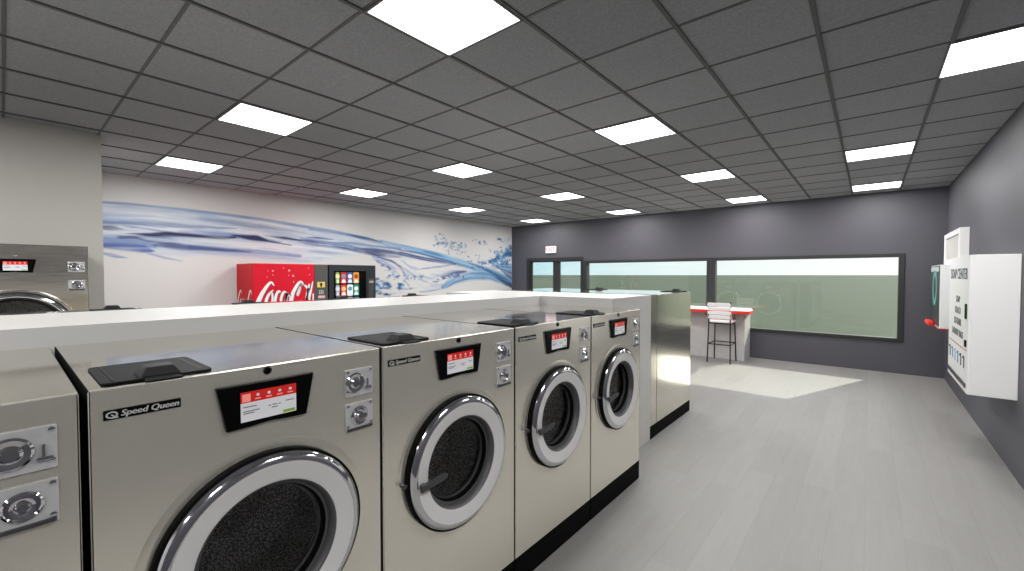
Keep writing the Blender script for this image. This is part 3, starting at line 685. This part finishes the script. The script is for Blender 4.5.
def build_mural():
    y0, y1, z0, z1 = YJ+.02, YB-.01, 1.05, 2.72
    ny, nz = 640, 132
    ys = np.linspace(y0, y1, ny); zs = np.linspace(z0, z1, nz)
    Y, Z = np.meshgrid(ys, zs)               # rows = z
    base = np.array(srgb((214,212,211)))
    C = np.ones(Y.shape+(3,))*base
    def over(col, al):
        nonlocal C
        C = C*(1-al[..., None]) + np.array(srgb(col))*al[..., None]
    ty = np.array([p[0] for p in MTOP]); tz = np.array([p[1] for p in MTOP]); by = np.array([p[0] for p in MBOT]); bz = np.array([p[1] for p in MBOT])
    zt = np.interp(Y, ty, tz); zb = np.interp(Y, by, bz)
    wob = (fbm(Y*1.1, Z*5, 3)-.5)*.05
    V = Z-zt + wob*.5
    S = np.clip((Y-.6)/9, 0, 1)
    # pale wash between the two edges of the wave
    inside = np.clip((zt-Z)/.05, 0, 1)*np.clip((Z-zb+wob*3)/.12, 0, 1)
    n1 = fbm(Y*.9+3, (Z-zt)*9, 11); n2 = fbm(Y*1.7, (Z-zt)*22, 21, 3)
    over((184,196,212), inside*(.75-.45*np.clip((Y-4.2)/1.5, 0, 1)))
    over((148,172,205), inside*np.clip((n1-.42)*4, 0, 1)*.55)
    over((220,224,228), inside*np.clip((n2-.5)*5, 0, 1)*.6)
    over((96,122,168), inside*np.clip((n2-.62)*6, 0, 1)*.45*(1-.4*S))
    n3 = fbm(Y*.75+9, (Z-zt)*15+wob*8, 91, 4); core = np.clip(1-np.abs((Z-(zt+zb)/2)/((zt-zb)*.5+.01)), 0, 1)
    over((60,84,142), inside*core**.6*np.clip((n3-.54)*8, 0, 1)*.6); over((226,228,230), inside*np.clip((.42-n3)*8, 0, 1)*.6)
    COLS = {'edge': ((118,144,184), .9), 'navy': ((24,34,84), 1.0), 'mid': ((104,132,184), .8), 'slate': ((60,76,130), .9), 'blue': ((58,88,160), .95),
            'dblue': ((34,84,132), .9), 'band': ((122,168,206), .92), 'black': ((12,22,60), .95), 'lowband': ((112,156,196), .85),
            'foam': ((52,108,160), .9), 'foam2': ((92,114,168), .8), 'foam3': ((70,126,176), .85), 'wisp': ((150,166,200), .7)}
    order = ['wisp', 'mid', 'band', 'lowband', 'edge', 'blue', 'slate', 'foam', 'foam2', 'foam3', 'dblue', 'navy', 'black']
    for key in order:
        for k, pts in MURAL:
            if k != key: continue
            col, op = COLS[k]
            py = np.array([p[0] for p in pts]); pz = np.array([p[1] for p in pts]); pw = np.array([p[2] for p in pts])
            gy = np.linspace(py[0]-.3, py[-1]+.3, 400); ker = np.exp(-np.linspace(-2, 2, 41)**2); ker /= ker.sum()
            sm = lambda v: np.convolve(np.pad(np.interp(gy, py, v), 20, mode='edge'), ker, 'valid')
            zc = np.interp(Y, gy, sm(pz)); w = np.interp(Y, gy, sm(pw))*(1.25 if k in ('navy', 'mid', 'slate', 'blue', 'edge') else 1.05)
            dist = np.abs(Z+wob*.35-zc)
            soft = .55 if k not in ('foam', 'foam2', 'foam3') else .3
            al = np.clip((w*1.15-dist)/(w*soft+.004), 0, 1)*(Y >= py[0]-.05)*(Y <= py[-1]+.05)
            al *= np.clip(1-np.maximum(py[0]-Y, Y-py[-1])/.05, 0, 1)
            if k == 'wisp':
                s1 = fbm(Y*2.2, (Z-zc)*16+5, 33, 4)
                over(col, np.clip((w-dist)/(w*.5), 0, 1)*(Y >= py[0])*(Y <= py[-1])*np.clip((s1-.47)*7, 0, 1)*op)
            elif k.startswith('foam'):
                f = fbm(Y*4.2+Z*2, Z*7, 41, 4); g = fbm(Y*9, Z*15+Y*3, 51, 3)
                sh = np.clip((w*1.25-dist)/(w*.8+.01), 0, 1)*np.clip(1-np.maximum(py[0]-Y, Y-py[-1])/.12, 0, 1)
                thr = {'foam': .40, 'foam2': .49, 'foam3': .44}[k]
                cov = np.clip((f+sh*.12-thr-.08)*9, 0, 1)*np.clip(sh*2, 0, 1)
                over(tuple(.5*c+.5*205 for c in col), cov*.8)
                over(col, cov*np.clip((g-.40)*7, 0, 1)*op)
                over((24,58,108), cov*np.clip((g-.56)*9, 0, 1)*.75)
                over((214,224,232), cov*np.clip((.40-g)*10, 0, 1)*.8)
            elif k in ('band', 'lowband'):
                over(col, al*op)
                s1 = fbm(Y*1.2, (Z-zc)*30+7, 61, 3)
                over((52,108,158), al*np.clip((s1-.52)*7, 0, 1)*.65); over((188,210,226), al*np.clip((.42-s1)*8, 0, 1)*.6)
            else:
                over(col, al*op*np.clip(.9+(n2-.5)*1.6, .5, 1))
    # loose drops
    rs = np.random.RandomState(5)
    for cy, cz, sy, sz, n, rm in ((6.97,2.45,.25,.13,34,.022),(7.2,2.34,.25,.12,22,.02),(7.6,2.38,.3,.12,24,.02),(8.2,2.52,.15,.05,7,.024),(8.46,2.50,.12,.05,7,.026),(8.7,2.30,.2,.08,5,.02),(7.7,2.15,.6,.12,16,.018),(9.15,2.22,.35,.16,40,.026),(9.1,1.95,.4,.14,50,.03),(8.2,1.85,.5,.06,24,.022),(5.9,1.60,.7,.08,40,.022),(4.9,1.55,.35,.12,40,.02)):
        for q in range(n):
            a = cy+rs.randn()*sy*.5; b = cz+rs.randn()*sz*.6; r = rm*(.4+rs.rand())
            if a > y1-.02: continue
            d = np.sqrt(((Y-a)/(r*1.5))**2+((Z-b)/r)**2)
            over((58,104,152) if rs.rand() < .6 else (130,164,200), np.clip((1.2-d)/.5, 0, 1)*.75)
    me = bpy.data.meshes.new('wall_mural')
    co = np.stack([np.full(Y.shape, XL+.004), Y, Z], -1).reshape(-1, 3)
    idx = np.arange(ny*nz).reshape(nz, ny)
    F = np.stack([idx[:-1,:-1], idx[:-1,1:], idx[1:,1:], idx[1:,:-1]], -1).reshape(-1, 4)
    me.from_pydata(co.tolist(), [], F.tolist())
    at = me.color_attributes.new('print', 'FLOAT_COLOR', 'POINT')
    at.data.foreach_set('color', np.concatenate([C.reshape(-1, 3), np.ones((ny*nz, 1))], 1).astype(np.float32).ravel())
    m = mat('mural_print', (200,200,200), .6); N, L, b = nodes(m)
    an = N.new('ShaderNodeAttribute'); an.attribute_name = 'print'; L.new(an.outputs['Color'], b.inputs['Base Color'])
    return obj('wall_mural', me, m)
tag(build_mural(), 'blue water wave mural print across the white left wall', 'mural')

# ------------------------------------------------------------------ vending machines
XV = -7.255
vm = empty('drinks_vending_machine', (XV, 2.475, 0))
tag(vm, 'red drinks vending machine with white script lettering against the mural wall', 'vending machine')
w1 = 1.175
obj('cabinet', bx(-.735, -.02, 0, w1, .05, 1.83), M['red'], vm, bevel=.01)
obj('base', bx(-.72, -.04, .02, w1-.02, 0, .05), M['black'], vm)
m_dr = mat('drinks_front', (216,12,42), .4, spec=.3)
fp = obj('front_panel', bx(-.019, .0, .002, .937, .52, 1.826), m_dr, vm, bevel=.004); fp['label'] = 'glossy red front panel with white script'
M['script'] = mat('white_script', (244,240,240), .4)
M['shade'] = mat('script_outline', (92,70,78), .5)
bm = bmesh.new()
for s in COKE: ribbon(bm, [(p[0]-2.475, p[1], p[2]*1.5) for p in s], lambda u, v, d: (d, u, v), .0028)
obj('script_lettering', bm, M['script'], fp)
bm = bmesh.new()
for s in COKE: ribbon(bm, [(p[0]-2.475+.011, p[1]-.004, p[2]*1.55) for p in s], lambda u, v, d: (d, u, v), .0015)
obj('script_shadow', bm, M['shade'], fp)
bm = bmesh.new()
for a, b, r in DOTS: cyl(bm, (0, a-2.475, b), (.002, a-2.475, b), r, n=12)
rs = random.Random(3)
for q in range(26): a = rs.uniform(.1, .9); b = rs.uniform(.6, 1.0) ; cyl(bm, (0, a, b), (.002, a, b), rs.uniform(.004, .01), n=10)
obj('drops', bm, mat('pink_drops', (246,170,180), .3), fp)
# script on the side panel
bm = bmesh.new()
for s in COKE[:6]: ribbon(bm, [(-.64+(p[0]-2.63)*.93, p[1]-.13, p[2]) for p in s], lambda u, v, d: (u, d, v), -.0025)
obj('side_lettering', bm, M['script'], vm)
m_gr = mat('vending_grey', (78,78,76), .4)
sp = obj('selection_column', bx(-.019, .004, .94, w1-.003, .06, 1.826), m_gr, vm, bevel=.004); sp['label'] = 'dark grey selection column'
ye = obj('arrow_sticker', bx(.004, .006, .985, 1.12, 1.435, 1.53), mat('yellow_sticker', (232,206,110), .5), sp)
bm = bmesh.new(); prism(bm, [(1.038,1.445),(1.066,1.445),(1.066,1.485),(1.084,1.485),(1.052,1.52),(1.020,1.485),(1.038,1.485)], .006, .0068, 'x')
obj('arrow', bm, M['black'], ye)
bm = bmesh.new(); box(bm, .004, .009, 1.0, 1.12, 1.31, 1.40)
kp = obj('keypad', bm, M['dsteel'], sp)
bm = bmesh.new()
for a in range(3):
    for b in range(3): box(bm, .009, .012, 1.01+a*.03, 1.03+a*.03, 1.32+b*.025, 1.338+b*.025)
obj('keys', bm, M['silver'], kp)
obj('price_label', bx(.004, .006, 1.0, 1.12, 1.25, 1.295), mat('pink_label', (230,180,186), .5), sp)
obj('delivery_flap', bx(0, .01, .25, .75, .2, .42), M['dsteel'], vm, bevel=.005)

sm = empty('snack_vending_machine', (XV, 3.668, 0)); W2 = .915
tag(sm, 'black snack vending machine with a lit grid of product pictures', 'vending machine')
m_bk = mat('vending_black', (38,42,48), .3)
bm = bmesh.new(); box(bm, -.735, -.02, 0, W2, .04, 1.83); 
obj('cabinet', bm, m_bk, sm, bevel=.008)
bm = bmesh.new()
box(bm, -.02, .012, 0, .085, .04, 1.83); box(bm, -.02, .012, .72, W2, .04, 1.83); box(bm, -.02, .012, .085, .72, 1.722, 1.83); box(bm, -.02, .012, .085, .72, .04, .62)
obj('front_frame', bm, m_bk, sm, bevel=.004)
scn = obj('display_window', bx(-.02, -.004, .086, .719, .621, 1.721), M['glossblack'], sm)
pics = [((120,170,30),(226,214,190)),((196,34,44),(92,150,160)),((60,90,150),(230,225,235)),((214,150,40),(170,50,30)),
        ((150,160,175),(210,214,222)),((196,60,50),(236,190,120)),((228,240,240),(90,150,180)),((40,140,110),(236,240,236))]
rs = random.Random(9)
for rr in range(5):
    for cc in range(4):
        c1, c2 = pics[(rr*4+cc) % 8] if rr < 2 else pics[rs.randrange(8)]
        ma = mat('picture', c1, .3, emit=c1, es=.12); mb = mat('picture_top', c2, .3, emit=c2, es=.12)
        yl = .098+cc*.122+(.0 if cc else .0); zt = 1.700-rr*.225
        wdt = .070 if cc == 0 else .112
        if cc == 0: yl += .03
        bm = bmesh.new()
        prism(bm, rrect(yl, yl+wdt, zt-.205, zt, .02, 3), -.004, -.0025, 'x', 0)
        cyl(bm, (-.0025, yl+wdt/2, zt-.075), (-.0015, yl+wdt/2, zt-.075), .040, n=14, mi=1)
        prism(bm, [(yl+.012, zt-.19), (yl+wdt-.012, zt-.19), (yl+wdt*.7, zt-.13), (yl+wdt*.3, zt-.13)], -.0025, -.0012, 'x', 2)
        obj('product_picture', bm, [ma, mb, M['white']], scn)
cp = obj('coin_panel', bx(.012, .016, .765, .875, 1.1, 1.58), M['dsteel'], sm, bevel=.003)
obj('note_slot', bx(.016, .022, .775, .865, 1.50, 1.54), mat('note_slot', (176,160,140), .4), cp, bevel=.002)

# ------------------------------------------------------------------ bar and stool
bar = empty('bar_counter', (-2.6, 9.2, 0)); tag(bar, 'pale bar counter with a white top edged in red under the window', 'bar counter')
obj('base', bx(-.95, .78, -.10, .385, 0, .920), M['counterbase'], bar, bevel=.003)
tp = bmesh.new(); prism(tp, [(-1.05,-.45),(.925,-.45),(.925,-.12),(.80,.385),(-1.05,.385)], .925, .980, 'z'); tpo = obj('counter_top', tp, M['dred'], bar, bevel=.004); tpo['label'] = 'red edge band'
bm = bmesh.new(); prism(bm, [(-1.045,-.44),(.915,-.44),(.915,-.12),(.79,.384),(-1.045,.384)], .980, .984, 'z')
obj('laminate', bm, M['vinyl'], tpo)
for x in (-.7, .1, .6):
    bm = bmesh.new(); prism(bm, [(-.105,.918),(-.40,.918),(-.40,.90),(-.105,.78)], x-.015, x+.015, 'x')
    obj('bracket', bm, M['counterbase'], bar)

st = empty('bar_stool', (-2.145, 8.80, 0)); st.rotation_euler = (0,0,math.radians(0))
tag(st, 'tall bar stool with white slatted back and thin dark legs at the bar counter', 'bar stool')
SW, SB, SF = .20, -.235, .235
for sx in (-1, 1):
    bm = bmesh.new(); tube(bm, [(sx*.20, SB, 0), (sx*.185, -.20, .74), (sx*.19, -.215, .95), (sx*.20, -.25, 1.15)], .0115); obj('back_leg', bm, M['pole_metal'], st, smooth=True)
    bm = bmesh.new(); tube(bm, [(sx*.195, SF, 0), (sx*.175, .19, .735)], .0115); obj('front_leg', bm, M['pole_metal'], st, smooth=True)
bm = bmesh.new()
zr = .35; q = [(-.193,-.218,zr),(.193,-.218,zr),(.186,.214,zr),(-.186,.214,zr),(-.193,-.218,zr)]
for a, b in zip(q, q[1:]): tube(bm, [a, b], .010)
obj('foot_ring', bm, M['pole_metal'], st, smooth=True)
bm = bmesh.new(); prism(bm, rrect(-.20, .20, -.20, .205, .06, 6), .73, .752, 'z'); obj('seat_frame', bm, M['pole_metal'], st)
bm = bmesh.new(); prism(bm, rrect(-.21, .21, -.205, .21, .07, 6), .752, .80, 'z'); obj('seat', bm, M['vinyl'], st, bevel=.018, seg=3)['label'] = 'white padded seat'
for k in range(4):
    z = .862+k*.078
    yb = -.205-(z-.84)*.16
    bm = bmesh.new()
    pts = [(-.205+.41*i/8, yb-.018*math.cos((i-4)/4*PI/2)) for i in range(9)]
    out = [(a, b-.008) for a, b in pts]+[(a, b+.008) for a, b in pts[::-1]]
    prism(bm, out, z-.033, z+.033, 'z')
    obj('back_slat', bm, M['vinyl'], st, bevel=.006)

# ------------------------------------------------------------------ right wall boxes
sb = empty('soap_vending_box', (.645, 5.235, .635)); tag(sb, 'large white soap vending box on the charcoal wall with printed front', 'soap dispenser')
SL, SH = 1.13, 1.185
obj('housing', bx(.004, .284, 0, SL, 0, SH), M['boxwhite'], sb, bevel=.004)
fpn = obj('front_panel', bx(-.002, .004, .004, SL-.004, .004, SH-.004), mat('box_front', (232,232,230), .35), sb)
# text on a face looking to -X : reading direction is -Y
def side_text(body, size, y, z, mname='ink', bold=0, sx=1.0):
    me = text_mesh(body, size, .0006, bold)
    me.transform(Matrix.Diagonal((sx,1,1,1)))
    R_ = Matrix(((0,0,-1,0),(-1,0,0,0),(0,1,0,0),(0,0,0,1)))
    me.transform(Matrix.Translation((-.0028, y, z)) @ R_)
    return me
M['ink'] = mat('ink', (58,58,62), .5)
obj('heading', side_text('SOAP CENTER', .14, SL*.5, SH-.165, bold=.004, sx=1.08), M['ink'], fpn)
for k, t in enumerate(('SOAP', 'BLEACH', 'SOFTENER', 'LAUNDRY BAGS')):
    obj('lettering', side_text(t, .088, SL*.50, SH-.40-k*.105, bold=.002), M['ink'], fpn)
bm = bmesh.new(); box(bm, -.012, -.002, .07, .12, SH-.55, SH-.42); box(bm, -.012, -.002, .06, .11, SH-.79, SH-.73)
obj('coin_slot', bm, M['glossblack'], fpn, bevel=.003)
bm = bmesh.new(); box(bm, -.0035, -.002, .06, SL-.06, SH-.825, SH-.815); obj('stripe', bm, mat('brown_stripe', (176,120,100), .5), fpn)
for k, c in enumerate(((90,90,98),(80,92,110),(110,146,186),(150,176,204),(100,146,190),(84,88,100))):
    y = .16+k*.165
    bm = bmesh.new(); box(bm, -.005, -.002, y-.020, y+.020, SH-.985, SH-.90); cyl(bm, (-.004, y, SH-.90), (-.004, y, SH-.88), .009, n=10)
    obj('product_picture', bm, mat('product', c, .4), fpn)
obj('vend_tray', bx(-.010, -.002, .05, SL-.05, .045, .085), M['dsteel'], fpn, bevel=.003)

tb = empty('change_machine', (.682, 7.66, .955)); tag(tb, 'white wall box with a dark and teal poster front and a red tray', 'change machine')
obj('housing', bx(.003, .247, 0, 1.0, .012, .825), M['boxwhite'], tb, bevel=.004)
tf = obj('poster_front', bx(-.002, .003, .01, .99, .03, .815), mat('poster_dark', (30,34,40), .35), tb)
bm = bmesh.new(); lathe(bm, [(.24,-.0005),(.24,-.002),(.15,-.002),(.15,-.0005)], 0, 0, 40, closed=True)
bm.transform(Matrix.Translation((-.002,.5,.52)) @ Matrix.Rotation(-PI/2, 4, 'Z'))
obj('poster_ring', bm, mat('teal', (96,170,160), .4), tf)
obj('poster_band', bx(-.004, -.002, .05, .95, .74, .80), mat('poster_band', (190,205,205), .4), tf)
obj('base', bx(.0, .247, .0, 1.0, 0, .0115), M['dred'], tb)
obj('tray', bx(-.07, -.003, .45, .88, .0, .065), M['dred'], tb, bevel=.02, seg=3)['label'] = 'red tray'
wc = empty('wall_cabinet', (.845, 7.62, 1.785)); tag(wc, 'white framed cabinet high on the charcoal wall behind the soap box', 'cabinet')
bm = bmesh.new(); box(bm, .03, .084, 0, 1.45, 0, .455); box(bm, 0, .03, 0, .12, 0, .455); box(bm, 0, .03, 1.33, 1.45, 0, .455); box(bm, 0, .03, .12, 1.33, .39, .455); box(bm, 0, .03, .12, 1.33, 0, .08)
obj('frame', bm, M['boxwhite'], wc, bevel=.003)
obj('door', bx(.018, .0295, .125, 1.325, .085, .385), mat('cabinet_panel', (206,204,200), .45), wc, bevel=.002)

# ------------------------------------------------------------------ sky, sun, camera
w = bpy.data.worlds.new('world'); SC.world = w; w.use_nodes = True
N = w.node_tree.nodes; L = w.node_tree.links; N.clear()
out = N.new('ShaderNodeOutputWorld'); bg = N.new('ShaderNodeBackground'); tc = N.new('ShaderNodeTexCoord')
dot = N.new('ShaderNodeVectorMath'); dot.operation = 'DOT_PRODUCT'; nm = N.new('ShaderNodeVectorMath'); nm.operation = 'NORMALIZE'
L.new(tc.outputs['Generated'], nm.inputs[0]); L.new(nm.outputs[0], dot.inputs[0])
sd = Vector((.61, 1.57, 0)).normalized(); dot.inputs[1].default_value = sd
cr = N.new('ShaderNodeValToRGB'); cr.color_ramp.elements[0].position = .4; cr.color_ramp.elements[1].position = .93
cr.color_ramp.elements[0].color = (*srgb((176,222,236)),1); cr.color_ramp.elements[1].color = (1.0,1.0,1.0,1)
mr = N.new('ShaderNodeMapRange'); mr.inputs['From Min'].default_value=-1; mr.inputs['From Max'].default_value=1
L.new(dot.outputs['Value'], cr.inputs['Fac'])
L.new(cr.outputs['Color'], bg.inputs['Color']); bg.inputs['Strength'].default_value = SKY
L.new(bg.outputs[0], out.inputs['Surface'])
su = bpy.data.lights.new('sun', 'SUN'); su.energy = SUN; su.angle = math.radians(.6); su.color = (1,.96,.86)
so = bpy.data.objects.new('sun', su); link(so)
so.rotation_euler = Vector((.61, 1.57, 1.0)).to_track_quat('Z', 'Y').to_euler(); so.location = (3, 14, 6)

cam = bpy.data.cameras.new('camera'); co = bpy.data.objects.new('camera', cam); link(co)
cam.sensor_fit = 'HORIZONTAL'; cam.sensor_width = 36; cam.lens = 427.0*36/1024; cam.clip_start = .02; cam.clip_end = 6000
yw, pt = math.radians(39.963), math.radians(1.4192)
co.location = (0, 0, 1.65); co.rotation_euler = (PI/2-pt, 0, yw)
SC.camera = co
SC.view_settings.view_transform = 'Standard'; SC.view_settings.look = 'None'
SC.view_settings.gamma = 1; SC.view_settings.use_curve_mapping = False
SC.view_settings.exposure = EXPO
try:
    SC.cycles.use_denoising = True
    SC.cycles.max_bounces = 10; SC.cycles.diffuse_bounces = 5; SC.cycles.glossy_bounces = 5; SC.cycles.transparent_max_bounces = 12
    SC.cycles.sample_clamp_indirect = 6; SC.cycles.blur_glossy = .5
    SC.cycles.caustics_reflective = False; SC.cycles.caustics_refractive = False
except Exception:
    pass
